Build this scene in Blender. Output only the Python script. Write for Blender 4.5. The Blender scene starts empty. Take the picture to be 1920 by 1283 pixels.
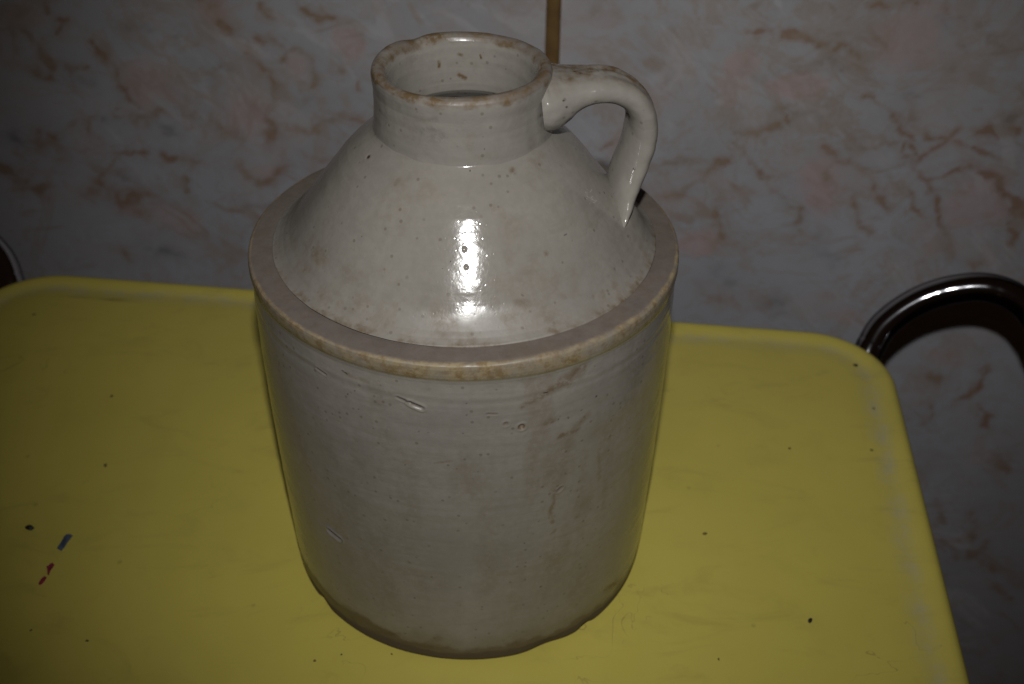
import bpy, bmesh, math, random
import numpy as np
from mathutils import Matrix, Vector

# ---------------------------------------------------------------- camera, lamp, exposure
S = 0.09                                   # the jug is 18 cm across; 1 unit = its radius
sc = bpy.context.scene
col = sc.collection
cam = bpy.data.cameras.new('camera')
camo = bpy.data.objects.new('camera', cam)
col.objects.link(camo)
sc.camera = camo
PITCH, ROLL = 0.638, 0.012
CAM = Vector((0.227, -4.52, 4.669))
fwd = Vector((0, math.cos(PITCH), -math.sin(PITCH)))
up0 = Vector((0, math.sin(PITCH), math.cos(PITCH)))
right = Vector((1, 0, 0)) * math.cos(ROLL) + up0 * math.sin(ROLL)
up = up0 * math.cos(ROLL) - Vector((1, 0, 0)) * math.sin(ROLL)
M3 = Matrix((right, up, -fwd)).transposed()
camo.matrix_world = Matrix.Translation(CAM * S) @ M3.to_4x4()
cam.sensor_width = 23.5
cam.lens = 2100 * 23.5 / 1920
cam.clip_start = 0.02
cam.clip_end = 50
cam.dof.use_dof = True
cam.dof.focus_distance = 4.75 * S
cam.dof.aperture_fstop = 8.5

w = bpy.data.worlds.new('World')
sc.world = w
w.use_nodes = True
w.node_tree.nodes['Background'].inputs[0].default_value = (0.68, 0.36, 0.23, 1)   # dim warm room
w.node_tree.nodes['Background'].inputs[1].default_value = 0.015

# the pop-up flash of the camera: about 9 cm above the lens
fl = bpy.data.lights.new('flash', 'SPOT')
flo = bpy.data.objects.new('flash', fl)
col.objects.link(flo)
FL = CAM + up * 0.86 - fwd * 0.45 + right * 0.02
aim = Vector((0.83, 4.50, -1.75))
flo.location = FL * S
flo.rotation_euler = (aim - FL).to_track_quat('-Z', 'Y').to_euler()
fl.energy = 8.0
fl.color = (1.0, 0.99, 0.975)
fl.spot_size = math.radians(69.5)
fl.spot_blend = 1.0
fl.shadow_soft_size = 0.007

sc.view_settings.view_transform = 'Standard'
sc.view_settings.look = 'None'
sc.view_settings.exposure = 0.0
sc.view_settings.gamma = 1.0

# ---------------------------------------------------------------- measured marks (units of the jug radius)
JUG_MARKS=[["gouge",-0.245,-0.966,1.74,-0.19,-0.979,1.725,0.0057,0.5],["gouge",-0.19,-0.978,1.722,-0.141,-0.987,1.703,0.0088,1.0],["gouge",-0.648,-0.742,0.721,-0.589,-0.79,0.708,0.0115,1.2],["gouge",-0.605,-0.792,1.749,-0.562,-0.823,1.739,0.0056,0.5],["gouge",0.128,-0.989,1.681,0.167,-0.983,1.677,0.0048,0.4],["gouge",0.441,-0.894,1.157,0.455,-0.887,1.17,0.0083,0.6],["gouge",0.206,-0.977,1.617,0.206,-0.977,1.617,0.0089,0.5],["gouge",0.271,-0.961,1.59,0.271,-0.961,1.59,0.0112,0.9],["ring",0.271,-0.961,1.59,0.271,-0.961,1.59,0.0145,0.9],["ring",0.206,-0.977,1.617,0.206,-0.977,1.617,0.0111,0.35],["dark",-0.481,-0.872,1.8,-0.46,-0.883,1.792,0.0049,1],["dark",0.359,-0.93,1.752,0.375,-0.923,1.749,0.004,1],["dark",-0.65,-0.741,0.722,-0.594,-0.786,0.713,0.0077,0.9],["dark",-0.24,-0.967,1.742,-0.19,-0.979,1.726,0.0057,0.6],["dark",-0.19,-0.979,1.726,-0.146,-0.986,1.71,0.0057,0.7],["dark",-0.601,-0.795,1.752,-0.564,-0.822,1.742,0.0054,0.5],["dark",0.586,-0.808,1.637,0.586,-0.808,1.637,0.0068,1],["dark",0.524,-0.85,1.593,0.524,-0.85,1.593,0.0046,1],["dark",0.469,-0.882,1.574,0.469,-0.882,1.574,0.0041,0.9],["dark",0.425,-0.903,1.587,0.425,-0.903,1.587,0.0038,0.9],["dark",0.368,-0.928,1.596,0.368,-0.928,1.596,0.0038,0.8],["dark",0.358,-0.927,0.995,0.358,-0.927,0.995,0.0048,1],["dark",0.379,-0.901,0.525,0.379,-0.901,0.525,0.0067,1],["dark",0.045,-0.996,1.741,0.045,-0.996,1.741,0.0033,0.9],["dark",0.044,-0.996,1.679,0.044,-0.996,1.679,0.0033,0.9],["dark",0.331,-0.943,1.482,0.331,-0.943,1.482,0.0036,0.9],["dark",0.303,-0.949,1.146,0.303,-0.949,1.146,0.0033,0.9],["dark",-0.361,-0.932,1.539,-0.361,-0.932,1.539,0.0036,0.8],["dark",-0.42,-0.906,1.622,-0.42,-0.906,1.622,0.004,0.8],["dark",-0.431,-0.899,1.716,-0.431,-0.899,1.716,0.0044,0.9],["dark",-0.463,-0.883,1.684,-0.463,-0.883,1.684,0.0045,0.9],["dark",-0.227,-0.972,1.367,-0.227,-0.972,1.367,0.0046,0.8],["dark",-0.522,-0.845,0.988,-0.522,-0.845,0.988,0.0044,0.8],["dark",-0.157,-0.986,1.575,-0.157,-0.986,1.575,0.0036,0.7],["dark",0.417,-0.875,0.32,0.417,-0.875,0.32,0.0053,0.7],["dark",-0.29,-0.919,0.178,-0.29,-0.919,0.178,0.0058,0.8],["dark",0.064,-0.963,0.209,0.064,-0.963,0.209,0.0063,0.7],["dark",-0.693,-0.718,1.316,-0.693,-0.718,1.316,0.006,0.8],["dark",-0.338,-0.932,0.937,-0.338,-0.932,0.937,0.0036,0.7],["dark",0.531,-0.832,0.777,0.531,-0.832,0.777,0.004,0.7],["dark",0.601,-0.793,1.04,0.601,-0.793,1.04,0.0039,0.7],["dark",-0.037,-0.997,1.208,-0.037,-0.997,1.208,0.0037,0.6],["dark",0.028,-0.998,1.581,0.028,-0.998,1.581,0.0033,0.7],["dark",0.087,-0.995,1.359,0.087,-0.995,1.359,0.0034,0.7],["dark",-0.067,-0.996,1.361,-0.067,-0.996,1.361,0.003,0.6],["dark",-0.118,-0.992,1.573,-0.118,-0.992,1.573,0.0049,0.6],["dark",0.174,-0.968,0.663,0.174,-0.968,0.663,0.004,0.6],["stain",0.277,-0.958,1.697,0.353,-0.932,1.734,0.0198,0.5],["stain",0.353,-0.932,1.734,0.441,-0.893,1.782,0.0287,0.55],["stain",0.441,-0.893,1.782,0.519,-0.851,1.821,0.0287,0.55],["stain",0.369,-0.928,1.578,0.402,-0.914,1.596,0.0203,0.5],["stain",0.435,-0.9,1.487,0.517,-0.856,1.488,0.0137,0.6],["stain",0.487,-0.873,1.487,0.555,-0.831,1.558,0.0161,0.4],["stain",0.428,-0.9,1.162,0.414,-0.904,1.033,0.0119,0.5],["stain",0.414,-0.904,1.033,0.423,-0.898,0.958,0.0119,0.5],["stain",0.524,-0.842,0.934,0.543,-0.83,0.934,0.0099,0.6],["stain",0.623,-0.78,1.313,0.634,-0.768,1.123,0.0167,0.3],["stain",0.553,-0.832,1.358,0.535,-0.836,0.966,0.0282,0.22],["stain",0.665,-0.745,1.346,0.668,-0.732,0.899,0.0239,0.2],["stain",-0.095,-0.994,1.402,-0.026,-0.999,1.42,0.0068,0.5],["stain",0.34,-0.939,1.358,0.359,-0.929,1.056,0.0323,0.15],["stain",0.727,-0.635,0.216,0.807,-0.525,0.164,0.0247,0.8],["stain",-0.572,-0.771,0.115,-0.559,-0.779,0.094,0.0109,0.8],["stain",-0.486,-0.826,0.091,-0.312,-0.91,0.157,0.0163,0.5],["stain",-0.301,-0.911,0.106,-0.07,-0.958,0.128,0.0241,0.5],["stain",-0.177,-0.944,0.13,-0.122,-0.956,0.187,0.0212,0.4],["stain",0.279,-0.948,0.806,0.294,-0.936,0.601,0.0246,0.15],["stain",-0.454,-0.886,1.79,-0.373,-0.923,1.786,0.0132,0.35],["stain",0.712,-0.701,1.403,0.769,-0.639,1.508,0.0239,0.2],["stain",0.419,-0.898,0.888,0.437,-0.89,0.906,0.0098,0.4],["stain",-0.618,-0.446,2.098,-0.618,-0.446,2.098,0.0641,0.4],["stain",-0.065,-0.824,2.025,-0.065,-0.824,2.025,0.0606,0.55],["stain",-0.105,-0.809,2.037,-0.105,-0.809,2.037,0.0303,0.35],["stain",0.273,-0.742,2.067,0.273,-0.742,2.067,0.0328,0.55],["stain",0.313,-0.737,2.055,0.313,-0.737,2.055,0.0263,0.35],["stain",0.161,-0.762,2.079,0.161,-0.762,2.079,0.0195,0.45],["stain",0.361,-0.568,2.199,0.361,-0.568,2.199,0.0111,0.7],["stain",-0.429,-0.703,2.029,-0.429,-0.703,2.029,0.0619,0.3],["stain",-0.572,-0.611,2.013,-0.572,-0.611,2.013,0.054,0.35],["stain",-0.258,-0.39,2.425,-0.258,-0.39,2.425,0.0177,0.5],["stain",0.218,-0.368,2.47,0.218,-0.368,2.47,0.0133,0.6],["stain",0.038,-0.476,2.415,0.038,-0.476,2.415,0.0131,0.6],["stain",-0.324,-0.748,2.038,-0.324,-0.748,2.038,0.0438,0.2],["stain",0.244,-0.741,2.078,0.244,-0.741,2.078,0.0196,0.4],["stain",-0.513,-0.685,1.992,-0.513,-0.685,1.992,0.0356,0.3],["stain",-0.064,-0.863,1.981,-0.064,-0.863,1.981,0.0303,0.25],["stain",-0.634,-0.526,2.028,-0.634,-0.526,2.028,0.0319,0.2],["ring",0.577,-0.605,2.014,0.577,-0.605,2.014,0.0203,0.4],["dark",-0.24,-0.46,2.369,-0.24,-0.46,2.369,0.004,1],["dark",-0.247,-0.466,2.36,-0.247,-0.466,2.36,0.0033,0.9],["dark",-0.334,-0.476,2.3,-0.334,-0.476,2.3,0.0038,0.9],["dark",-0.166,-0.568,2.289,-0.166,-0.568,2.289,0.0037,0.9],["dark",0.176,-0.537,2.317,0.176,-0.537,2.317,0.0033,0.9],["dark",0.23,-0.505,2.33,0.23,-0.505,2.33,0.004,1],["dark",0.23,-0.51,2.324,0.23,-0.51,2.324,0.0033,1],["dark",0.201,-0.559,2.285,0.201,-0.559,2.285,0.0037,0.9],["dark",0.484,-0.392,2.254,0.484,-0.392,2.254,0.0045,1],["dark",0.546,-0.498,2.124,0.546,-0.498,2.124,0.0036,1],["dark",0.578,-0.518,2.083,0.578,-0.518,2.083,0.0038,1],["dark",0.641,-0.47,2.062,0.641,-0.47,2.062,0.0037,1],["dark",-0.353,-0.62,2.153,-0.353,-0.62,2.153,0.0037,0.9],["dark",-0.408,-0.635,2.107,-0.408,-0.635,2.107,0.0044,1],["dark",-0.115,-0.687,2.171,-0.115,-0.687,2.171,0.0037,1],["dark",-0.042,-0.689,2.179,-0.042,-0.689,2.179,0.0033,1],["dark",-0.026,-0.66,2.212,-0.026,-0.66,2.212,0.003,1],["dark",-0.06,-0.678,2.189,-0.06,-0.678,2.189,0.003,1],["dark",-0.638,-0.262,2.18,-0.638,-0.262,2.18,0.0047,0.8],["dark",-0.408,-0.499,2.229,-0.408,-0.499,2.229,0.0049,0.8],["dark",0.027,-0.626,2.25,0.027,-0.626,2.25,0.0048,0.6],["dark",0.036,-0.675,2.195,0.036,-0.675,2.195,0.0043,0.6],["dark",0.373,-0.777,1.985,0.373,-0.777,1.985,0.0035,0.9],["dark",0.42,-0.762,1.975,0.42,-0.762,1.975,0.0035,0.9],["dark",0.396,-0.777,1.973,0.396,-0.777,1.973,0.0033,0.9],["dark",-0.149,-0.796,2.045,-0.149,-0.796,2.045,0.0033,0.8],["dark",-0.176,-0.727,2.115,-0.176,-0.727,2.115,0.0041,0.9],["dark",-0.173,-0.74,2.101,-0.173,-0.74,2.101,0.0033,0.9],["dark",-0.264,-0.756,2.054,-0.264,-0.756,2.054,0.0039,0.8],["dark",-0.239,-0.756,2.063,-0.239,-0.756,2.063,0.0037,0.8],["dark",0.627,-0.124,2.236,0.627,-0.124,2.236,0.0076,1],["dark",0.046,-0.406,2.491,0.046,-0.406,2.491,0.0044,1],["dark",0.124,-0.411,2.467,0.124,-0.411,2.467,0.0035,1],["dark",-0.008,-0.504,2.386,-0.008,-0.504,2.386,0.0035,0.9],["dark",-0.329,-0.753,2.03,-0.329,-0.753,2.03,0.0039,0.7],["dark",-0.351,-0.706,2.069,-0.351,-0.706,2.069,0.004,0.7],["dark",0.274,-0.625,2.187,0.274,-0.625,2.187,0.0031,0.8],["dark",0.677,-0.406,2.068,0.677,-0.406,2.068,0.0037,0.8],["dark",0.62,-0.539,2.031,0.62,-0.539,2.031,0.0032,0.7],["dark",-0.494,-0.715,1.977,-0.494,-0.715,1.977,0.0036,0.7],["dark",-0.628,-0.525,2.034,-0.628,-0.525,2.034,0.0036,0.8],["dark",0.498,-0.658,2.027,0.498,-0.658,2.027,0.0029,0.8],["pit",0.027,-0.626,2.25,0.027,-0.626,2.25,0.0076,1],["pit",0.036,-0.675,2.195,0.036,-0.675,2.195,0.0065,1],["dark",0.172,-0.665,2.183,0.213,-0.653,2.182,0.002,0.8],["dark",-0.473,-0.242,2.355,-0.466,-0.266,2.349,0.005,0.9],["dark",0.339,-0.434,2.334,0.347,-0.435,2.327,0.0038,0.9],["dark",0.436,-0.475,2.229,0.447,-0.465,2.23,0.0038,0.8],["ring",-0.397,-0.207,2.448,-0.397,-0.207,2.448,0.0105,1.1],["dark",-0.418,-0.205,2.428,-0.419,-0.211,2.424,0.0041,0.9],["dark",-0.012,-0.38,2.767,-0.012,-0.38,2.767,0.0032,1],["dark",0.105,-0.373,2.684,0.105,-0.373,2.684,0.0039,1],["dark",0.359,-0.144,2.65,0.359,-0.144,2.65,0.0045,1],["dark",0.34,-0.186,2.728,0.34,-0.186,2.728,0.0033,0.9],["dark",0.104,-0.373,2.575,0.104,-0.373,2.575,0.0035,1],["dark",-0.082,-0.379,2.691,-0.082,-0.379,2.691,0.003,0.8],["dark",0.011,-0.387,2.653,0.011,-0.387,2.653,0.0032,0.8],["dark",-0.12,-0.368,2.646,-0.12,-0.368,2.646,0.0035,0.7],["dark",0.285,-0.262,2.684,0.285,-0.262,2.684,0.0026,0.7],["dark",-0.193,-0.336,2.7,-0.193,-0.336,2.7,0.003,0.7],["smudge",-0.151,-0.357,2.636,-0.098,-0.375,2.657,0.0217,0.45],["smudge",-0.121,-0.367,2.614,-0.055,-0.383,2.63,0.0174,0.3],["smudge",-0.164,-0.351,2.684,-0.089,-0.377,2.705,0.0108,0.3],["smudge",0.222,-0.367,2.468,0.227,-0.371,2.461,0.0089,0.8],["smudge",-0.245,-0.3,2.73,-0.245,-0.3,2.706,0.0108,0.4],["stain",-0.34,-0.121,2.782,-0.293,-0.232,2.777,0.0155,0.85],["stain",-0.293,-0.232,2.777,-0.229,-0.298,2.776,0.0155,0.85],["stain",-0.229,-0.298,2.776,-0.153,-0.345,2.775,0.0108,0.7],["stain",-0.138,-0.353,2.772,0.006,-0.378,2.775,0.0085,0.55],["stain",0.005,-0.374,2.776,0.147,-0.342,2.777,0.0085,0.55],["stain",0.168,-0.332,2.777,0.262,-0.263,2.778,0.0128,0.7],["stain",0.262,-0.263,2.778,0.321,-0.171,2.781,0.0128,0.7],["stain",0.321,-0.143,2.785,0.355,-0.078,2.781,0.0221,1.0],["stain",0.337,-0.031,2.785,0.369,0.023,2.779,0.0225,0.8],["stain",0.293,0.143,2.785,0.339,0.065,2.785,0.0185,0.5],["stain",-0.025,0.311,2.796,0.071,0.304,2.808,0.019,0.8],["stain",0.103,0.295,2.808,0.199,0.241,2.81,0.0142,0.55],["stain",0.199,0.241,2.81,0.292,0.109,2.807,0.0164,0.55],["stain",-0.211,0.23,2.788,-0.057,0.307,2.789,0.0118,0.3],["stain",-0.233,0.208,2.781,-0.211,0.23,2.784,0.0164,0.4],["dark",-0.221,0.221,2.719,-0.221,0.221,2.719,0.0043,1],["dark",0.081,0.301,2.71,0.081,0.301,2.71,0.0038,1],["dark",-0.106,0.294,2.709,-0.106,0.294,2.709,0.0034,0.8],["dark",0.07,0.304,2.687,0.07,0.304,2.687,0.0039,0.8],["dark",0.184,0.252,2.655,0.184,0.252,2.655,0.0031,0.7],["stain",-0.119,0.289,2.674,-0.117,0.289,2.653,0.0063,1],["stain",-0.033,0.31,2.602,-0.003,0.312,2.583,0.0078,1.4],["stain",-0.031,0.311,2.7,-0.015,0.312,2.696,0.0058,0.8],["stain",0.066,0.305,2.698,0.072,0.304,2.683,0.0043,0.9],["notch",-0.233,0.208,2.808,-0.233,0.208,2.808,0.0164,1]]
WALL_VEINS=[[[[1.03,0.05],[1.21,0.13],[1.37,0.28],[1.52,0.44]],0.053,1],[[[1.52,0.63],[1.66,0.49],[1.79,0.33],[1.94,0.17],[2.14,0.01],[2.2,-0.27]],0.028,0.7],[[[1.55,0.09],[1.54,-0.06],[1.6,-0.19],[1.65,-0.29]],0.053,0.9],[[[2.32,0.63],[2.48,0.55],[2.61,0.42],[2.78,0.19],[2.92,0.05]],0.036,0.7],[[[2.5,0.72],[2.64,0.61],[2.84,0.62],[3.01,0.52],[3.19,0.65],[3.29,0.82]],0.032,0.8],[[[2.73,0.87],[2.86,0.72],[3.02,0.54],[3.19,0.34],[3.3,0.15],[3.39,-0.04],[3.53,-0.29]],0.028,0.9],[[[3.53,0.83],[3.68,0.84],[3.79,0.83]],0.065,1],[[[3.47,0.48],[3.69,0.35],[3.85,0.22],[3.98,0.13]],0.057,1],[[[3.06,0.28],[3.15,0.06],[3.28,-0.05]],0.028,0.7],[[[3.86,0.02],[3.94,-0.13],[3.98,-0.28]],0.045,1],[[[1.84,1.57],[2.0,1.54],[2.15,1.47],[2.29,1.39],[2.43,1.35]],0.04,0.9],[[[1.51,1.47],[1.65,1.48],[1.72,1.55]],0.036,0.8],[[[1.52,0.74],[1.66,0.71],[1.8,0.74],[1.92,0.77]],0.049,0.7],[[[1.87,0.95],[1.99,0.97],[2.11,1.0]],0.024,0.8],[[[1.87,0.96],[1.9,0.88],[1.98,0.8]],0.016,0.8],[[[2.37,1.76],[2.49,1.77]],0.028,0.8],[[[2.63,1.82],[2.76,1.76]],0.024,0.8],[[[2.1,1.75],[2.26,1.64]],0.016,0.6],[[[3.06,1.29],[3.19,1.23]],0.061,0.7],[[[0.82,1.26],[0.94,1.16],[0.99,1.07]],0.049,0.45],[[[0.35,1.66],[0.59,1.61]],0.081,0.4],[[[1.03,1.53],[1.09,1.32]],0.036,0.35],[[[1.22,0.82],[1.11,0.69]],0.024,0.5],[[[2.38,0.5],[2.43,0.36]],0.032,0.9],[[[2.6,0.15],[2.69,-0.1],[2.8,-0.22]],0.032,0.7],[[[0.48,0.39],[0.54,0.46],[0.66,0.61]],0.036,0.6],[[[2.53,1.04],[2.66,0.91],[2.75,0.85]],0.024,0.6],[[[2.88,0.83],[3.07,0.69],[3.24,0.74],[3.51,0.65],[3.72,0.57]],0.028,0.7],[[[0.95,0.3],[1.18,0.41],[1.37,0.42]],0.036,0.5],[[[3.76,-0.32],[3.7,-0.37]],0.049,0.7],[[[1.77,-0.88],[1.8,-0.91]],0.049,0.5],[[[1.49,-0.82],[1.64,-0.92]],0.057,0.5],[[[1.53,1.68],[1.58,1.7]],0.032,0.6],[[[2.96,1.71],[2.92,1.79]],0.024,0.6],[[[3.2,1.67],[3.3,1.55],[3.47,1.5]],0.02,0.4],[[[2.61,0.42],[2.83,0.38],[3.07,0.16]],0.02,0.5],[[[3.19,0.34],[3.37,0.47],[3.47,0.48]],0.024,0.7],[[[1.84,0.16],[1.72,0.21]],0.032,0.5],[[[-4.05,1.45],[-4.04,1.38]],0.028,0.8],[[[-3.95,1.3],[-3.87,1.3],[-3.99,1.18]],0.032,0.9],[[[-4.39,1.16],[-4.41,1.01]],0.057,0.6],[[[-4.26,1.15],[-4.23,1.13]],0.049,0.8],[[[-4.18,1.04],[-4.11,0.93],[-4.17,0.84],[-4.26,0.85]],0.049,0.8],[[[-3.71,1.11],[-3.64,1.02],[-3.63,0.96]],0.049,0.9],[[[-3.55,0.89],[-3.48,0.72],[-3.42,0.61]],0.036,0.8],[[[-2.68,1.51],[-2.58,1.44],[-2.52,1.34]],0.073,0.7],[[[-2.27,1.49],[-2.11,1.41]],0.045,0.8],[[[-1.87,1.5],[-1.77,1.46],[-1.67,1.44]],0.04,1],[[[-2.29,1.24],[-2.18,1.21],[-2.08,1.19]],0.036,1],[[[-2.39,1.16],[-2.33,1.06],[-2.25,0.97],[-2.21,0.88],[-2.26,0.76],[-2.28,0.6],[-2.21,0.51],[-2.25,0.37],[-2.31,0.32]],0.053,1],[[[-2.15,1.05],[-2.05,1.11],[-1.87,1.1],[-1.83,1.0],[-1.9,0.88],[-1.95,0.84]],0.028,0.8],[[[-1.7,1.04],[-1.67,1.01]],0.032,0.8],[[[-1.51,0.94],[-1.5,0.83]],0.028,0.9],[[[-3.64,0.5],[-3.44,0.52],[-3.28,0.54],[-3.1,0.52],[-2.95,0.5]],0.032,1],[[[-2.9,0.56],[-2.7,0.4]],0.02,0.7],[[[-2.69,0.34],[-2.59,0.34],[-2.54,0.31]],0.036,0.7],[[[-2.1,0.5],[-1.92,0.49],[-1.66,0.6],[-1.45,0.54]],0.032,0.9],[[[-3.88,0.46],[-3.88,0.34]],0.036,0.6],[[[-4.43,0.26],[-4.39,0.18],[-4.29,0.27]],0.057,0.9],[[[-3.59,0.17],[-3.73,0.04],[-3.89,-0.15]],0.024,0.8],[[[-3.26,0.14],[-3.09,0.14],[-2.93,0.12]],0.036,1],[[[-2.63,0.1],[-2.55,-0.05],[-2.44,-0.09],[-2.29,-0.03],[-2.2,0.11]],0.049,1],[[[-4.85,-0.11],[-4.71,-0.18],[-4.52,-0.24]],0.073,1],[[[-4.13,-0.29],[-3.92,-0.19],[-3.79,-0.25],[-3.7,-0.37],[-3.52,-0.31],[-3.4,-0.28]],0.061,1],[[[-3.6,-0.3],[-3.62,-0.41]],0.049,0.9],[[[-3.08,-0.09],[-3.12,-0.2]],0.036,0.7],[[[-2.81,-0.35],[-2.66,-0.4],[-2.53,-0.48]],0.028,0.8],[[[-1.98,0.22],[-1.74,0.2],[-1.65,0.29]],0.065,0.35],[[[-3.88,-0.87],[-3.84,-0.98]],0.049,0.5],[[[-3.76,0.9],[-3.94,0.87]],0.032,0.7],[[[-4.27,0.27],[-3.95,0.46],[-3.79,0.49]],0.024,0.5],[[[-3.59,0.15],[-3.43,0.16]],0.04,0.6],[[[-4.83,-0.8],[-4.78,-0.85]],0.065,0.4],[[[-2.69,0.94],[-2.57,1.04]],0.02,0.4],[[[4.46,-2.49],[4.58,-2.65]],0.049,0.6],[[[4.41,-3.24],[4.51,-3.43],[4.41,-3.67],[4.51,-3.83],[4.62,-3.7]],0.065,0.9],[[[4.64,-3.93],[4.82,-4.09]],0.036,0.7],[[[4.2,-3.61],[4.35,-3.91]],0.04,0.7],[[[4.88,-4.26],[5.06,-4.49]],0.049,0.5],[[[3.98,-3.16],[4.16,-3.42]],0.032,0.5],[[[3.61,-1.6],[3.68,-1.63]],0.049,0.7],[[[3.9,-1.83],[3.99,-1.8],[4.1,-1.68],[4.12,-1.5],[4.07,-1.46]],0.04,0.9],[[[4.15,-1.9],[4.26,-2.04],[4.26,-2.11]],0.045,0.9],[[[3.67,-2.18],[3.76,-2.05],[3.69,-1.97]],0.024,0.8],[[[3.74,-0.33],[3.69,-0.37]],0.057,0.7],[[[3.95,-0.18],[3.99,-0.27]],0.036,0.9],[[[3.41,-0.19],[3.53,-0.28]],0.032,0.7],[[[3.34,-1.99],[3.53,-2.15]],0.032,0.5],[[[4.47,-2.49],[4.6,-2.65]],0.065,0.6]]
WALL_PINK=[[2.72,1.48,0.26,0.26,0.8],[1.58,1.27,0.16,0.1,0.8],[2.05,1.14,0.26,0.14,0.9],[2.34,0.28,0.22,0.33,0.9],[3.61,0.2,0.26,0.26,0.8],[1.43,-0.33,0.22,0.16,0.9],[1.52,1.08,0.16,0.14,0.5],[3.27,-0.18,0.16,0.14,0.4],[0.95,0.96,0.18,0.14,0.3],[0.43,1.58,0.18,0.14,0.3],[2.87,1.75,0.18,0.09,0.5],[2.77,-1.05,0.18,0.09,0.5],[-1.58,1.25,0.13,0.17,0.8],[-3.24,0.78,0.25,0.21,0.8],[-2.45,0.55,0.25,0.25,0.8],[-1.99,1.02,0.13,0.11,0.6],[-3.27,-0.47,0.26,0.17,0.6],[-4.26,1.31,0.18,0.13,0.6],[-2.38,0.05,0.13,0.09,0.7],[-2.6,1.44,0.15,0.09,0.8],[-3.97,0.23,0.21,0.17,0.4],[-3.7,-0.42,0.15,0.09,0.6],[-4.3,-0.33,0.25,0.11,0.3],[3.72,-1.37,0.2,0.13,0.5],[4.31,-2.51,0.17,0.15,0.4],[1.89,-1.73,0.14,0.1,0]]
WALL_GREY=[[[[2.01,0.89],[2.23,0.88],[2.32,0.86]],0.024,0.6],[[[2.78,1.1],[2.91,1.04],[3.03,1.07]],0.032,0.5],[[[1.64,1.27],[1.74,1.16],[1.87,1.26]],0.032,0.4],[[[2.26,1.32],[2.35,1.26]],0.032,0.7],[[[2.91,1.65],[3.03,1.56],[3.18,1.42]],0.024,0.6],[[[2.1,-0.91],[2.17,-1.02]],0.089,0.6],[[[3.03,1.66],[3.08,1.62]],0.024,0.7],[[[3.64,0.95],[3.68,0.93]],0.032,0.8],[[[1.85,0.95],[1.88,0.94]],0.024,1],[[[1.9,1.28],[2.18,1.32]],0.024,0.4],[[[1.6,-0.59],[1.76,-0.74]],0.081,0.3],[[[2.36,-0.26],[2.54,-0.51]],0.065,0.3],[[[-3.24,0.38],[-3.11,0.35]],0.057,0.6],[[[-3.7,-0.11],[-3.64,-0.11]],0.049,0.7],[[[-2.69,0.94],[-2.54,0.99]],0.057,0.5],[[[-3.09,0.79],[-3.05,0.79]],0.065,0.4],[[[-3.47,1.29],[-3.18,1.28]],0.057,0.3],[[[-3.76,0.45],[-3.6,0.48]],0.032,0.5],[[[-3.63,-0.87],[-3.34,-0.87]],0.081,0.5],[[[-2.59,-0.35],[-2.39,-0.32]],0.065,0.4],[[[-4.66,0.29],[-4.65,0.2]],0.081,0.5],[[[-4.03,0.81],[-3.75,0.78]],0.057,0.4],[[[-2.99,1.22],[-2.96,1.21]],0.036,0.6],[[[-2.02,0.72],[-1.89,0.77]],0.032,0.4]]
BLUE_MARK=[[-2.296, -0.207], [-2.289, -0.182], [-2.286, -0.152], [-2.284, -0.118], [-2.274, -0.098], [-2.255, -0.098], [-2.238, -0.11], [-2.245, -0.136], [-2.252, -0.166], [-2.258, -0.204], [-2.265, -0.226], [-2.28, -0.217]]
RED_MARK_A=[[-2.31, -0.34], [-2.299, -0.344], [-2.292, -0.322], [-2.282, -0.315], [-2.269, -0.327], [-2.272, -0.353], [-2.277, -0.368], [-2.275, -0.403], [-2.284, -0.399], [-2.295, -0.368]]
RED_MARK_B=[[-2.309, -0.467], [-2.307, -0.449], [-2.3, -0.425], [-2.291, -0.411], [-2.281, -0.418], [-2.283, -0.444], [-2.29, -0.465], [-2.3, -0.474]]
CHIPS=[[2.579, 1.556, 0.026], [-2.386, 1.13, 0.019], [-2.227, 0.471, 0.018], [1.341, -0.037, 0.02], [1.962, 0.698, 0.018], [2.472, 0.692, 0.016], [-1.931, -0.838, 0.014], [-2.24, -0.775, 0.01], [1.295, -0.906, 0.01], [-0.748, -0.946, 0.013], [-3.209, 2.039, 0.02], [2.587, 1.097, 0.013], [-0.365, -0.898, 0.008], [-0.619, -0.905, 0.009]]

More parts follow.
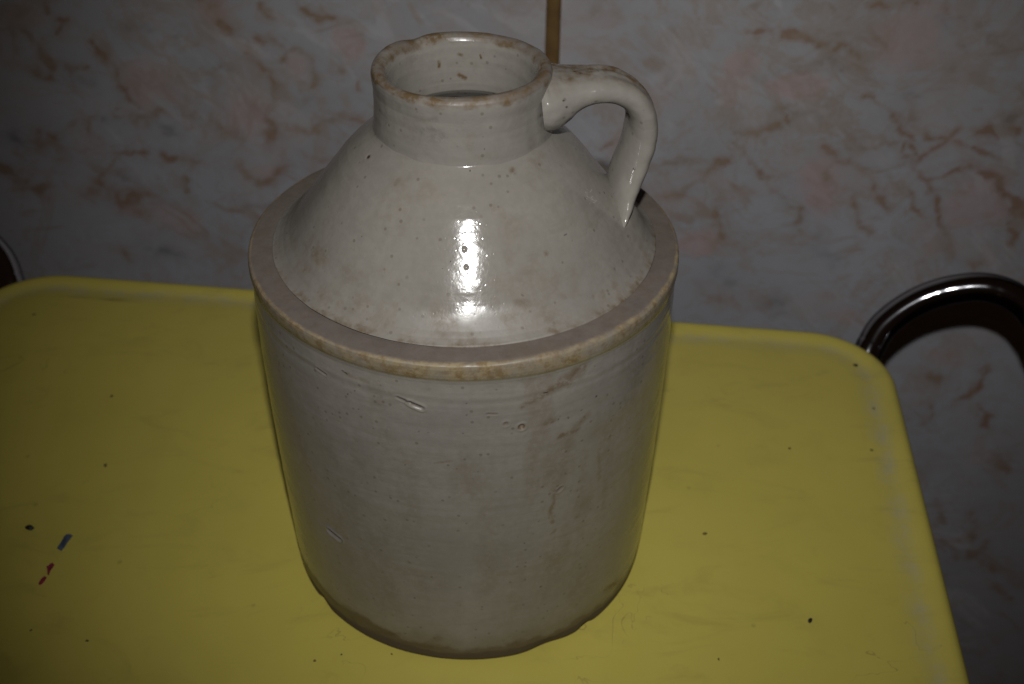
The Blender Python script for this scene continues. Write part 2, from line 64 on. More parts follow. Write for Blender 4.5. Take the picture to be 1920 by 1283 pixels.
# ---------------------------------------------------------------- helpers
def link(o, parent=None):
    col.objects.link(o)
    if parent: o.parent = parent
    return o
def empty(name, loc=(0, 0, 0)):
    o = bpy.data.objects.new(name, None)
    o.location = Vector(loc) * S
    o.empty_display_size = 0.02
    return link(o)
def tag(o, label=None, cat=None, group=None, kind=None):
    if label: o['label'] = label
    if cat: o['category'] = cat
    if group: o['group'] = group
    if kind: o['kind'] = kind
def grid_mesh(name, V, closed_u=False, attrs=None, smooth=True, flip=False):
    """V: (rows, cols, 3) numpy array in units; builds quads"""
    r, c = V.shape[:2]
    me = bpy.data.meshes.new(name)
    idx = np.arange(r * c).reshape(r, c)
    if closed_u:
        nxt = np.roll(idx, -1, axis=1); a = idx[:-1]; b = nxt[:-1]; d = nxt[1:]; e = idx[1:]
    else:
        a = idx[:-1, :-1]; b = idx[:-1, 1:]; d = idx[1:, 1:]; e = idx[1:, :-1]
    q = np.stack([a, b, d, e] if not flip else [a, e, d, b], -1).reshape(-1, 4)
    me.vertices.add(r * c); me.loops.add(q.size); me.polygons.add(len(q))
    me.vertices.foreach_set('co', (V.reshape(-1, 3) * S).astype(np.float32).ravel())
    me.loops.foreach_set('vertex_index', q.astype(np.int32).ravel())
    me.polygons.foreach_set('loop_start', (np.arange(len(q)) * 4).astype(np.int32))
    me.polygons.foreach_set('use_smooth', np.full(len(q), smooth))
    for k, v in (attrs or {}).items():
        at = me.attributes.new(k, 'FLOAT', 'POINT')
        at.data.foreach_set('value', v.astype(np.float32).ravel())
    me.update(); me.validate()
    return me
def obj(name, me, mat, parent=None):
    o = bpy.data.objects.new(name, me)
    if mat: me.materials.append(mat)
    return link(o, parent)
rng = np.random.default_rng(7)
TAB = rng.random((64, 64, 64))
def noise3(P):
    """trilinear value noise, P (...,3) -> -1..1"""
    i = np.floor(P).astype(int); f = P - i; f = f * f * (3 - 2 * f)
    out = 0
    for dx in (0, 1):
        for dy in (0, 1):
            for dz in (0, 1):
                wgt = (f[..., 0] if dx else 1 - f[..., 0]) * (f[..., 1] if dy else 1 - f[..., 1]) * (f[..., 2] if dz else 1 - f[..., 2])
                out = out + wgt * TAB[(i[..., 0] + dx) % 64, (i[..., 1] + dy) % 64, (i[..., 2] + dz) % 64]
    return out * 2 - 1
def fbm(P, n=4):
    a, o, t = 1.0, 0.0, 0.0
    for k in range(n):
        o = o + a * noise3(P * 2 ** k + 17.3 * k); t += a; a *= 0.55
    return o / t
def segdist(P, A, B):
    A = np.array(A); B = np.array(B); d = B - A; L = (d * d).sum()
    t = np.clip(((P - A) @ d) / L, 0, 1)[..., None] if L > 1e-12 else np.zeros(P.shape[:-1] + (1,))
    return np.sqrt(((P - A - t * d) ** 2).sum(-1))
def ss(a, b, x):
    t = np.clip((x - a) / (b - a), 0, 1)
    return t * t * (3 - 2 * t)

# ---------------------------------------------------------------- node helpers
class Mat:
    def __init__(s, name):
        s.m = bpy.data.materials.new(name); s.m.use_nodes = True
        s.t = s.m.node_tree; s.b = s.t.nodes['Principled BSDF']
        s.co = s.t.nodes.new('ShaderNodeTexCoord').outputs['Object']
    def n(s, typ, **kw):
        o = s.t.nodes.new(typ)
        for k, v in kw.items(): setattr(o, k, v)
        return o
    def L(s, a, b): s.t.links.new(a, b)
    def put(s, sock, v):
        if isinstance(v, (int, float)): sock.default_value = v
        elif isinstance(v, tuple): sock.default_value = v if len(v) == 4 or sock.type == 'VECTOR' else v + (1,)
        else: s.L(v, sock)
    def noise(s, scale, detail=4, rough=.55, dist=0, vec=None, stretch=None):
        o = s.n('ShaderNodeTexNoise')
        o.inputs['Scale'].default_value = scale; o.inputs['Detail'].default_value = detail
        o.inputs['Roughness'].default_value = rough; o.inputs['Distortion'].default_value = dist
        v = vec or s.co
        if stretch:
            mp = s.n('ShaderNodeMapping'); mp.inputs['Scale'].default_value = stretch; s.L(v, mp.inputs[0]); v = mp.outputs[0]
        s.L(v, o.inputs['Vector'])
        return o.outputs['Fac']
    def voro(s, scale, feature='F1', out='Distance', rnd=1.0, vec=None):
        o = s.n('ShaderNodeTexVoronoi', feature=feature)
        o.inputs['Scale'].default_value = scale; o.inputs['Randomness'].default_value = rnd
        s.L(vec or s.co, o.inputs['Vector'])
        return o.outputs[out]
    def ramp(s, x, a, b, lo=0., hi=1.):
        o = s.n('ShaderNodeMapRange', interpolation_type='SMOOTHSTEP')
        s.L(x, o.inputs[0]); o.inputs[1].default_value = a; o.inputs[2].default_value = b
        o.inputs[3].default_value = lo; o.inputs[4].default_value = hi
        return o.outputs[0]
    def math(s, op, a, b=0., clamp=False):
        o = s.n('ShaderNodeMath', operation=op, use_clamp=clamp)
        s.put(o.inputs[0], a); s.put(o.inputs[1], b)
        return o.outputs[0]
    def mix(s, f, a, b, mode='MIX'):
        o = s.n('ShaderNodeMix', data_type='RGBA', blend_type=mode)
        s.put(o.inputs[0], f); s.put(o.inputs[6], a); s.put(o.inputs[7], b)
        return o.outputs[2]
    def attr(s, name):
        o = s.n('ShaderNodeAttribute'); o.attribute_name = name
        return o.outputs['Fac']
    def bump(s, h, strength, dist, prev=None):
        o = s.n('ShaderNodeBump'); o.inputs['Strength'].default_value = strength; o.inputs['Distance'].default_value = dist
        s.L(h, o.inputs['Height'])
        if prev: s.L(prev, o.inputs['Normal'])
        return o.outputs[0]
    def set(s, **kw):
        for k, v in kw.items(): s.put(s.b.inputs[k.replace('_', ' ')], v)
        return s.m

# ---------------------------------------------------------------- materials
def stoneware():
    k = Mat('salt_glazed_stoneware')
    big = k.noise(22, 4, .6); fine = k.noise(260, 3, .6); streak = k.noise(60, 4, .6, stretch=(1, 1, 5))
    c = k.mix(k.ramp(big, .35, .68), (.262, .244, .214), (.230, .214, .191))
    c = k.mix(k.math('MULTIPLY', k.ramp(streak, .5, .75), .35), c, (.188, .176, .148))
    c = k.mix(k.math('MULTIPLY', k.ramp(fine, .35, .7), .25), c, (.188, .182, .162))
    # iron specks in the clay
    cell = k.n('ShaderNodeTexVoronoi'); cell.inputs['Scale'].default_value = 330; k.L(k.co, cell.inputs['Vector'])
    rnd = k.n('ShaderNodeSeparateColor'); k.L(cell.outputs['Color'], rnd.inputs[0])
    sp = k.math('MULTIPLY', k.ramp(cell.outputs['Distance'], .30, .14), k.ramp(rnd.outputs[0], .80, .86))
    c = k.mix(k.math('MULTIPLY', sp, .45), c, (.09, .07, .05))
    cell2 = k.n('ShaderNodeTexVoronoi'); cell2.inputs['Scale'].default_value = 150; k.L(k.co, cell2.inputs['Vector'])
    rnd2 = k.n('ShaderNodeSeparateColor'); k.L(cell2.outputs['Color'], rnd2.inputs[0])
    sp2 = k.math('MULTIPLY', k.ramp(cell2.outputs['Distance'], .11, .05), k.ramp(rnd2.outputs[0], .95, .97))
    c = k.mix(k.math('MULTIPLY', sp2, .8), c, (.05, .04, .03))
    stain = k.attr('stain'); grain = k.noise(420, 4, .7)
    stain = k.math('MULTIPLY', stain, k.ramp(k.math('ADD', grain, k.math('MULTIPLY', k.noise(130, 4, .7), .7)), .60, 1.0, .45, 1.5), clamp=True)
    c = k.mix(k.math('MULTIPLY', k.attr('smudge'), k.ramp(grain, .35, .6), clamp=True), c, (.10, .092, .078))
    # unglazed clay on ledge, lip and foot
    bare = k.attr('bare')
    bn = k.noise(140, 5, .65)
    bc = k.mix(k.ramp(bn, .3, .72), (.155, .131, .114), (.126, .104, .090))
    bc = k.mix(k.math('MULTIPLY', k.ramp(grain, .5, .72), .4), bc, (.11, .08, .065))
    c = k.mix(bare, c, bc)
    c = k.mix(stain, c, (.125, .085, .045))
    oc = k.attr('ochre')
    occ = k.mix(k.ramp(k.noise(330, 4, .7), .4, .66), (.27, .215, .13), (.18, .125, .06))
    c = k.mix(oc, c, occ)
    c = k.mix(k.attr('dirt'), c, (.09, .062, .035))
    c = k.mix(k.attr('dark'), c, (.018, .014, .012))
    rough = k.math('ADD', k.ramp(k.noise(90, 4, .6), .3, .7, .105, .155), k.math('MULTIPLY', bare, .55))
    rough = k.math('ADD', rough, k.math('MULTIPLY', oc, .25)); rough = k.math('ADD', rough, k.math('MULTIPLY', k.attr('dirt'), .3))
    rough = k.math('ADD', rough, k.math('MULTIPLY', k.attr('worn'), .34))
    rough = k.math('ADD', rough, k.math('MULTIPLY', stain, .15), clamp=True)
    nrm = k.bump(k.noise(120, 3, .5), .13, .0006)
    nrm = k.bump(k.noise(520, 3, .6), .24, .00022, nrm)
    nrm = k.bump(k.ramp(k.voro(420), .0, .25), .25, .00015, nrm)
    return k.set(Base_Color=c, Roughness=rough, Normal=nrm, IOR=1.55)

def enamel():
    k = Mat('yellow_enamel')
    big = k.noise(7, 4, .6); mid = k.noise(38, 5, .6)
    c = k.mix(k.ramp(big, .3, .7), (.62, .53, .108), (.565, .485, .098))
    c = k.mix(k.math('MULTIPLY', k.ramp(mid, .5, .8), .35), c, (.46, .395, .09))
    # rubbed, smeared dirt
    sm = k.noise(16, 5, .65, 1.2, stretch=(1, 2.2, 1))
    c = k.mix(k.math('MULTIPLY', k.ramp(sm, .52, .72), .42), c, (.42, .355, .085))
    cell = k.n('ShaderNodeTexVoronoi'); cell.inputs['Scale'].default_value = 55; k.L(k.co, cell.inputs['Vector'])
    rnd = k.n('ShaderNodeSeparateColor'); k.L(cell.outputs['Color'], rnd.inputs[0])
    sp = k.math('MULTIPLY', k.ramp(cell.outputs['Distance'], .10, .03), k.ramp(rnd.outputs[0], .80, .84))
    c = k.mix(k.math('MULTIPLY', sp, .3), c, (.16, .13, .04))
    # hairline scratches
    scr = k.noise(30, 3, .5, .8)
    ln = k.math('MULTIPLY', k.ramp(k.math('ABSOLUTE', k.math('SUBTRACT', scr, .5)), .006, .001), k.ramp(k.noise(11, 2, .5), .60, .72))
    c = k.mix(k.math('MULTIPLY', ln, .7), c, (.24, .20, .07))
    gr = k.attr('groove')
    c = k.mix(k.math('MULTIPLY', gr, k.ramp(k.noise(60, 4, .65), .38, .68, .15, .75), clamp=True), c, (.50, .46, .28))
    c = k.mix(k.attr('grime'), c, (.14, .11, .04))
    rough = k.ramp(k.noise(45, 4, .6), .3, .7, .34, .46)
    nrm = k.bump(k.noise(9, 3, .5), .12, .004)
    nrm = k.bump(k.noise(160, 3, .5), .08, .0003, nrm)
    return k.set(Base_Color=c, Roughness=rough, Normal=nrm, IOR=1.5)

def marble_board():
    k = Mat('printed_marble_board')
    big = k.noise(8, 4, .55); mid = k.noise(26, 5, .62, .6)
    c = k.mix(k.ramp(big, .32, .68), (.505, .515, .56), (.44, .45, .49))
    c = k.mix(k.math('MULTIPLY', k.ramp(mid, .45, .75), .4), c, (.425, .42, .44))
    n1 = k.noise(55, 5, .65, .8); n2 = k.noise(150, 4, .6)
    brk = k.ramp(k.math('ADD', n1, k.math('MULTIPLY', n2, .45)), .52, .82, .5, 1.25)
    pk = k.math('MULTIPLY', k.attr('pink'), k.ramp(n1, .3, .6, .65, 1.), clamp=True)
    c = k.mix(k.math('MULTIPLY', pk, .85), c, (.56, .41, .41))
    gv = k.math('MULTIPLY', k.attr('grey'), brk, clamp=True)
    c = k.mix(k.math('MULTIPLY', gv, .9), c, (.24, .24, .255))
    vn = k.math('MULTIPLY', k.attr('vein'), brk, clamp=True)
    vc = k.mix(k.ramp(k.noise(14, 2, .5), .42, .6), (.345, .235, .18), (.335, .255, .20))
    c = k.mix(vn, c, vc)
    # faint hair veins everywhere
    h = k.noise(17, 5, .62, .9)
    hv = k.math('MULTIPLY', k.ramp(k.math('ABSOLUTE', k.math('SUBTRACT', h, .5)), .016, .0), k.ramp(k.noise(9, 3, .5), .45, .62))
    c = k.mix(k.math('MULTIPLY', hv, .42), c, (.36, .29, .24))
    # fine brush-like streaks running down to the right
    rot = k.n('ShaderNodeMapping'); rot.inputs['Rotation'].default_value = (0, math.radians(-38), 0); k.L(k.co, rot.inputs[0])
    st1 = k.noise(1.0, 5, .62, 1.1, vec=rot.outputs[0], stretch=(16, 16, 55))
    st2 = k.noise(9, 4, .6)
    sk = k.math('MULTIPLY', k.ramp(st1, .56, .66), k.ramp(st2, .42, .60))
    c = k.mix(k.math('MULTIPLY', sk, .62), c, (.36, .27, .215))
    rot2 = k.n('ShaderNodeMapping'); rot2.inputs['Rotation'].default_value = (0, math.radians(14), 0); k.L(k.co, rot2.inputs[0])
    st3 = k.noise(1.0, 5, .62, 1.1, vec=rot2.outputs[0], stretch=(14, 14, 60))
    sk2 = k.math('MULTIPLY', k.ramp(st3, .56, .66), k.ramp(k.noise(8, 4, .6, .5), .58, .44))
    c = k.mix(k.math('MULTIPLY', sk2, .5), c, (.37, .30, .26))
    pale = k.math('MULTIPLY', k.ramp(k.noise(1.0, 5, .65, 1.4, vec=rot.outputs[0], stretch=(9, 9, 24)), .52, .64), k.ramp(k.noise(5, 3, .5), .4, .6))
    c = k.mix(k.math('MULTIPLY', pale, .55), c, (.62, .62, .66))
    # dense soft marbling between the main veins
    t1 = k.noise(12, 6, .66, 1.6); t2 = k.noise(21, 6, .68, 2.2, stretch=(1, 1, 1.5))
    for t_, lo_, colr, amt in ((t1, .57, (.40, .30, .235), .34), (t2, .56, (.43, .35, .30), .28)):
        band = k.math('MULTIPLY', k.ramp(t_, lo_ - .05, lo_ + .015), k.ramp(t_, lo_ + .11, lo_ + .02))
        c = k.mix(k.math('MULTIPLY', k.math('MULTIPLY', band, brk), amt, clamp=True), c, colr)
    c = k.mix(k.math('MULTIPLY', k.ramp(k.noise(10, 4, .6, 1.), .52, .66), .3), c, (.53, .45, .44))
    c = k.mix(k.math('MULTIPLY', k.ramp(k.noise(15, 5, .65, 1.5), .56, .68), .3), c, (.40, .40, .42))
    return k.set(Base_Color=c, Roughness=.42, Normal=k.bump(n2, .05, .0004))

def simple(name, base, rough, metal=0., scale=80, var=.25, bump=.1):
    k = Mat(name)
    n = k.noise(scale, 4, .6)
    c = k.mix(k.ramp(n, .3, .7), tuple(base), tuple(x * (1 - var) for x in base))
    return k.set(Base_Color=c, Roughness=rough, Metallic=metal, Normal=k.bump(k.noise(scale * 3, 3, .5), bump, .0003))
m_stone = stoneware()
m_yellow = enamel()
m_marble = marble_board()
m_trim = simple('brass_coloured_trim', (.30, .185, .075), .42, .35, 60, .3)
m_chrome = simple('chrome', (.32, .32, .34), .10, 1.0, 40, .06, .02)
m_chrome.node_tree.nodes['Principled BSDF'].inputs['Specular Tint'].default_value = (.15, .15, .16, 1)
m_wallback = simple('plaster', (.45, .43, .40), .9)
m_floor = simple('floor_lino', (.16, .12, .09), .6, 0, 20)
m_blue = simple('blue_paint', (.10, .13, .185), .6, 0, 500, .6)
m_red = simple('red_crayon', (.34, .04, .07), .6, 0, 600, .5)
m_chip = simple('bare_chip', (.012, .012, .008), .6, 0, 600, .4)
m_speck = simple('brown_speck', (.20, .155, .045), .6, 0, 600, .4)

# ---------------------------------------------------------------- the wall behind
TH = math.radians(-6.4)
E1 = np.array([math.cos(TH), math.sin(TH)]); E2 = np.array([-math.sin(TH), math.cos(TH)])
Y0 = 3.95 * math.cos(TH)
def wpt(u, v, d=0.):
    """wall coordinates: u along, v up, d out of the wall towards the room"""
    u, v, d = np.broadcast_arrays(np.asarray(u, float), np.asarray(v, float), np.asarray(d, float))
    xy = u[..., None] * E1 + (Y0 - d)[..., None] * E2
    return np.concatenate([xy, v[..., None]], -1)
FLOOR = -8.2
wall = obj('wall', grid_mesh('wall', wpt(*np.meshgrid(np.array([-16., 16.]), np.array([FLOOR, 12.])), -.08)), m_wallback)
tag(wall, kind='structure')
def board(u0, u1):
    us = np.unique(np.concatenate([np.array([u0, u1]), np.arange(max(u0, -5.6), min(u1, 6.0), .022), np.linspace(u0, u1, 12)]))
    vs = np.unique(np.concatenate([np.array([FLOOR, 9.]), np.arange(-6.3, 2.0, .022), np.linspace(FLOOR, 9., 12)]))
    U, W = np.meshgrid(us, vs)
    P = np.stack([U, W, 0 * U], -1)
    wob = np.stack([fbm(P * 2.6, 4), fbm(P * 2.6 + 40, 4), 0 * U], -1) * .10 + np.stack([fbm(P * 9, 3), fbm(P * 9 + 9, 3), 0 * U], -1) * .045 + np.stack([fbm(P * 24, 3), fbm(P * 24 + 9, 3), 0 * U], -1) * .032
    Q = P + wob
    feather = np.clip(.80 + 1.3 * fbm(P * np.array([6, 12, 1]) + 70, 4), .35, 1.3)
    at = {n: np.zeros(U.shape) for n in ('vein', 'pink', 'grey')}
    thick = .75 + .5 * fbm(P * 4.5 + 5, 3)
    for name, tab, wk in (('vein', WALL_VEINS, 1.), ('grey', WALL_GREY, 1.)):
        for pts, wd, s in tab:
            pp = [np.array([a, b, 0.]) for a, b in pts]
            c = np.array(pts)
            lo = c.min(0) - wd * 4 - .2; hi = c.max(0) + wd * 4 + .2
            ui = np.searchsorted(us, [lo[0], hi[0]]); vi = np.searchsorted(vs, [lo[1], hi[1]])
            sl = (slice(vi[0], vi[1]), slice(ui[0], ui[1]))
            q = Q[sl]
            if q.size == 0: continue
            d = np.full(q.shape[:2], 9.)
            for a, b in zip(pp[:-1], pp[1:]): d = np.minimum(d, segdist(q, a, b))
            ww = wd * thick[sl] * .82
            v = 1.15 * s * feather[sl] * 1.3 * (.66 * np.exp(-(d / ww) ** 2 * 1.3) + .34 * np.exp(-(d / (ww * 2.8)) ** 2))
            at[name][sl] = np.maximum(at[name][sl], v)
    for u, v, ru, rv, s in WALL_PINK:
        d = np.sqrt(((Q[..., 0] - u) / ru) ** 2 + ((Q[..., 1] - v) / rv) ** 2) + .25 * fbm(P * 5 + 3, 3)
        at['pink'] = np.maximum(at['pink'], s * ss(1.25, .55, d))
    # the print goes on beyond the frame
    out = np.clip(np.maximum(np.maximum(-5.2 - U, U - 5.75), np.maximum(W - 1.95, -5.9 - W)) / .4, 0, 1)
    at['vein'] = np.maximum(at['vein'], out * ss(.10, .0, np.abs(fbm(P * 1.3, 4))) * .7)
    at['pink'] = np.maximum(at['pink'], out * ss(.15, .4, fbm(P * .9 + 8, 3)) * .8)
    return grid_mesh('wall_panel', wpt(U, W), attrs=at)
U0, U1 = .020, .138
p1 = obj('wall_panel', board(-16, U0 + .01), m_marble, wall)
p2 = obj('wall_panel.001', board(U1 - .01, 16), m_marble, wall)
# rounded cover strip over the joint
prof = [(U0, .002), (U0 + .002, .022), (U0 + .010, .034), (U0 + .03, .042), ((U0 + U1) / 2, .046), (U1 - .03, .042), (U1 - .010, .034), (U1 - .002, .022), (U1, .002)]
pu = np.array([p[0] for p in prof]); pd = np.array([p[1] for p in prof])
vv = np.linspace(FLOOR, 9, 40)
strip = obj('trim_strip', grid_mesh('trim_strip', wpt(pu[None, :] + 0 * vv[:, None], vv[:, None] + 0 * pu[None, :], pd[None, :] + 0 * vv[:, None])), m_trim, wall)
fm = grid_mesh('floor', np.array([[[-40, -40, FLOOR], [40, -40, FLOOR]], [[-40, 12, FLOOR], [40, 12, FLOOR]]], float))
floor = obj('floor', fm, m_floor)
tag(floor, kind='structure')

# ---------------------------------------------------------------- the yellow table
tbl = empty('table', (-.7, -.35, 0))
tag(tbl, 'yellow enamelled table with raised rounded rim and curved chrome tubing at its ends', 'table')
TL = Vector((-.7, -.35, 0)) * S
A0, A1, B0, B1, RC = -3.92, 2.645, -3.0, 2.195, .56
def rrect(off, n=22):
    """rounded rectangle ring (local table axes) inset by off; back edge bows a little"""
    r = max(RC - off, .03); pts = []
    cs = [(A1 - RC, B1 - RC, 0), (A0 + RC, B1 - RC, 90), (A0 + RC, B0 + RC, 180), (A1 - RC, B0 + RC, 270)]
    for i, (cx, cy, a) in enumerate(cs):
        for j in range(n + 1):
            t = math.radians(a + 90 * j / n); pts.append((cx + r * math.cos(t), cy + r * math.sin(t)))
        nx = cs[(i + 1) % 4]; t = math.radians(a + 90)
        p = (cx + r * math.cos(t), cy + r * math.sin(t)); q = (nx[0] + r * math.cos(t), nx[1] + r * math.sin(t))
        for j in range(1, 40): pts.append((p[0] + (q[0] - p[0]) * j / 40, p[1] + (q[1] - p[1]) * j / 40))
    return np.array(pts)
def ring(off, z):
    r = rrect(off)
    xy = r[:, :1] * E1 + r[:, 1:] * E2
    return np.concatenate([xy, np.full((len(r), 1), z)], 1)
rimp = [(.05, -.30, 0), (.012, -.29, 0), (.002, -.26, 0), (.0, -.10, 0), (.003, -.045, 0), (.014, -.006, 0), (.034, .020, 0), (.06, .031, 0), (.085, .028, 0), (.115, .016, .1), (.145, .004, .6), (.170, -.002, 1), (.195, -.003, .9), (.235, -.001, .4), (.29, 0, 0)]
R_ = np.stack([ring(o, z) for o, z, g in rimp])
G_ = np.stack([np.full(R_.shape[1], g) for o, z, g in rimp])
hot = np.zeros(R_.shape[:2])
for (x, y, s, rr) in ((-3.11, 2.20, 1., .10), (-2.72, 2.22, .8, .13), (-2.95, 2.25, .5, .1), (-3.30, 2.08, .8, .05)):
    hot = np.maximum(hot, s * np.exp(-((R_[..., 0] - x) ** 2 / rr ** 2 + (R_[..., 1] - y) ** 2 / .035 ** 2)))
rim_me = grid_mesh('rim', R_ - np.array([-.7, -.35, 0]), closed_u=True, attrs={'groove': G_, 'grime': hot * .8})
rim = obj('rim', rim_me, m_yellow, tbl)
# flat sheet inside the rim: concentric rings
K = np.linspace(0, 1, 60)
base = ring(.288, 0.0); cen = np.array([-.7, -.35, 0])
base[:, 2] = 0.0
sheet = np.stack([base * (1 - k) + cen * k for k in K * .995])
pos = sheet
z = .0 * sheet[..., 0]
sheet = sheet.copy(); sheet[..., 2] += z
gz = np.zeros(sheet.shape[:2])
top = obj('tabletop', grid_mesh('tabletop', sheet - cen, closed_u=True, attrs={'groove': gz, 'grime': gz}), m_yellow, tbl)
# close the tiny middle hole
mb = bmesh.new()
c_ = [mb.verts.new(Vector(p) * S) for p in (sheet[-1] - cen)[::4]]
mb.faces.new(c_)
# underside
c2 = [mb.verts.new(Vector(p - cen) * S) for p in ring(.052, -.2)[::2]]
mb.faces.new(list(reversed(c2)))
ume = bpy.data.meshes.new('underside'); mb.to_mesh(ume); mb.free()
obj('underside', ume, m_yellow, tbl)

def tube(path, rad, seg=28, samples=160, closed_caps=True):
    P = [np.array(p, float) for p in path]
    P = [2 * P[0] - P[1]] + P + [2 * P[-1] - P[-2]]
    pts = []
    n = len(P) - 3
    for i in range(n):
        a, b, c, d = P[i:i + 4]
        for t in np.linspace(0, 1, samples // n + 1)[(0 if i == 0 else 1):]:
            pts.append(.5 * ((2 * b) + (-a + c) * t + (2 * a - 5 * b + 4 * c - d) * t ** 2 + (-a + 3 * b - 3 * c + d) * t ** 3))
    pts = np.array(pts)
    for _ in range(4): pts[1:-1] = .25 * pts[:-2] + .5 * pts[1:-1] + .25 * pts[2:]
    T = np.gradient(pts, axis=0); T /= np.linalg.norm(T, axis=1)[:, None]
    N = np.cross(T[0], [0, 0, 1.]); N /= np.linalg.norm(N)
    out = []
    for p, t in zip(pts, T):
        N = N - t * (N @ t); N /= np.linalg.norm(N); B = np.cross(t, N)
        a = np.linspace(0, 2 * np.pi, seg, endpoint=False)
        out.append(p + rad * (np.cos(a)[:, None] * N + np.sin(a)[:, None] * B))
    return np.array(out)
def tb(u, v, z): return tuple(np.append(u * E1 + v * E2, z))
hz = -.01
hr = [(2.40, 1.25, -.60), (2.62, 1.62, -.28), (2.736, 1.795, -0.05), (2.759, 1.822, -0.015), (2.781, 1.849, 0.02), (2.806, 1.874, 0.055), (2.838, 1.897, 0.092), (2.879, 1.916, 0.13), (2.927, 1.933, 0.17), (2.978, 1.946, 0.209), (3.03, 1.955, 0.245), (3.081, 1.96, 0.277), (3.134, 1.96, 0.307), (3.187, 1.957, 0.334), (3.239, 1.95, 0.36), (3.292, 1.941, 0.381), (3.345, 1.931, 0.399), (3.396, 1.919, 0.414), (3.444, 1.905, 0.424), (3.488, 1.89, 0.429), (3.531, 1.875, 0.428), (3.57, 1.858, 0.424), (3.608, 1.842, 0.416), (3.642, 1.826, 0.405), (3.673, 1.81, 0.39), (3.704, 1.793, 0.372), (3.734, 1.775, 0.349), (3.764, 1.756, 0.32), (3.793, 1.737, 0.287), (3.823, 1.717, 0.25), (3.88, 1.55, .15), (3.93, 1.2, .03)] + [tb(3.83, v, -.05) for v in (.6, -.5, -1.8, -2.6)] + [tb(3.6, -3.15, -.05), tb(3.05, -3.1, -.05), tb(2.5, -2.75, -.12), tb(2.2, -2.3, -.45)]
h1 = obj('chrome_handle', grid_mesh('chrome_handle', tube(hr, .100, 32, 700) - cen, closed_u=True), m_chrome, tbl)
def mirror(p):
    q = np.array(p[:2]); u = q @ E1; v = q @ E2
    return tb(A0 + A1 - u - .02, v, p[2])
h2 = obj('chrome_handle.001', grid_mesh('chrome_handle.001', tube([mirror(p) for p in hr], .100, 32, 700) - cen, closed_u=True), m_chrome, tbl)
for i, (u, v) in enumerate(((A1 - .5, B1 - .6), (A0 + .5, B1 - .6), (A0 + .5, B0 + .6), (A1 - .5, B0 + .6))):
    obj('leg' if i == 0 else 'leg.%03d' % i, grid_mesh('leg', tube([tb(u, v, -.21), tb(u, v, -3), tb(u, v, -5), tb(u, v, FLOOR)], .083, 20, 12) - cen, closed_u=True), m_chrome, tbl)

# marks on the enamel: thin flakes with their own outline
def flake(name, pts, mat, h=.006, parent=tbl, seed=1, label=None):
    r = random.Random(seed)
    b = bmesh.new()
    cx = sum(p[0] for p in pts) / len(pts); cy = sum(p[1] for p in pts) / len(pts)
    lo = [b.verts.new(Vector((x - cen[0], y - cen[1], .0005)) * S) for x, y in pts]
    hi = [b.verts.new(Vector((cx + (x - cx) * .88 - cen[0], cy + (y - cy) * .88 - cen[1], h * (1 + .3 * r.random()))) * S) for x, y in pts]
    n = len(pts)
    for i in range(n): b.faces.new((lo[i], lo[(i + 1) % n], hi[(i + 1) % n], hi[i]))
    b.faces.new(hi)
    me = bpy.data.meshes.new(name); b.normal_update(); b.to_mesh(me); b.free()
    o = obj(name, me, mat, parent)
    if label: o['label'] = label
    return o
def blob(x, y, rx, ry, rot=0, n=11, seed=1, jag=.3):
    r = random.Random(seed); c, s = math.cos(rot), math.sin(rot); out = []
    for i in range(n):
        a = 2 * math.pi * i / n; k = 1 + jag * (r.random() - .5) * 2
        px, py = rx * k * math.cos(a), ry * k * math.sin(a)
        out.append((x + c * px - s * py, y + s * px + c * py))
    return out
flake('paint_mark', BLUE_MARK, m_blue, .008, label='blue grey smear of paint')
flake('paint_mark.001', RED_MARK_A, m_red, .008, label='upper red crayon smear')
flake('paint_mark.002', RED_MARK_B, m_red, .008, label='lower red crayon smear')
for i, (x, y, r_) in enumerate(CHIPS):
    flake('enamel_chip' if i == 0 else 'enamel_chip.%03d' % i, blob(x, y, r_ * .7, r_ * .52, i, 9, i + 3, .35), m_chip if r_ > .025 else m_speck, .004, seed=i)
def crumb(name, x, y, rx, ry, rot, label):
    b = bmesh.new()
    bmesh.ops.create_icosphere(b, subdivisions=2, radius=1.0)
    r = random.Random(int(x * 100))
    for v in b.verts:
        k = 1 + .22 * (r.random() - .5)
        c, s = math.cos(rot), math.sin(rot)
        px, py = v.co.x * rx * k, v.co.y * ry * k
        v.co = Vector((c * px - s * py, s * px + c * py, (v.co.z * .8 + .75) * min(rx, ry) * k)) * S
    me = bpy.data.meshes.new(name); b.to_mesh(me); b.free()
    o = obj(name, me, m_chip); o.location = Vector((x, y, 0)) * S
    tag(o, label, 'crumb', 'dark crumbs lying on the yellow table')
crumb('crumb', -2.498, -.061, .028, .016, -.3, 'tiny black crumb on the yellow table beside the blue paint smear')
crumb('crumb.001', 1.809, -.656, .018, .011, 1.0, 'tiny black oval crumb on the yellow table to the right of the jug foot')

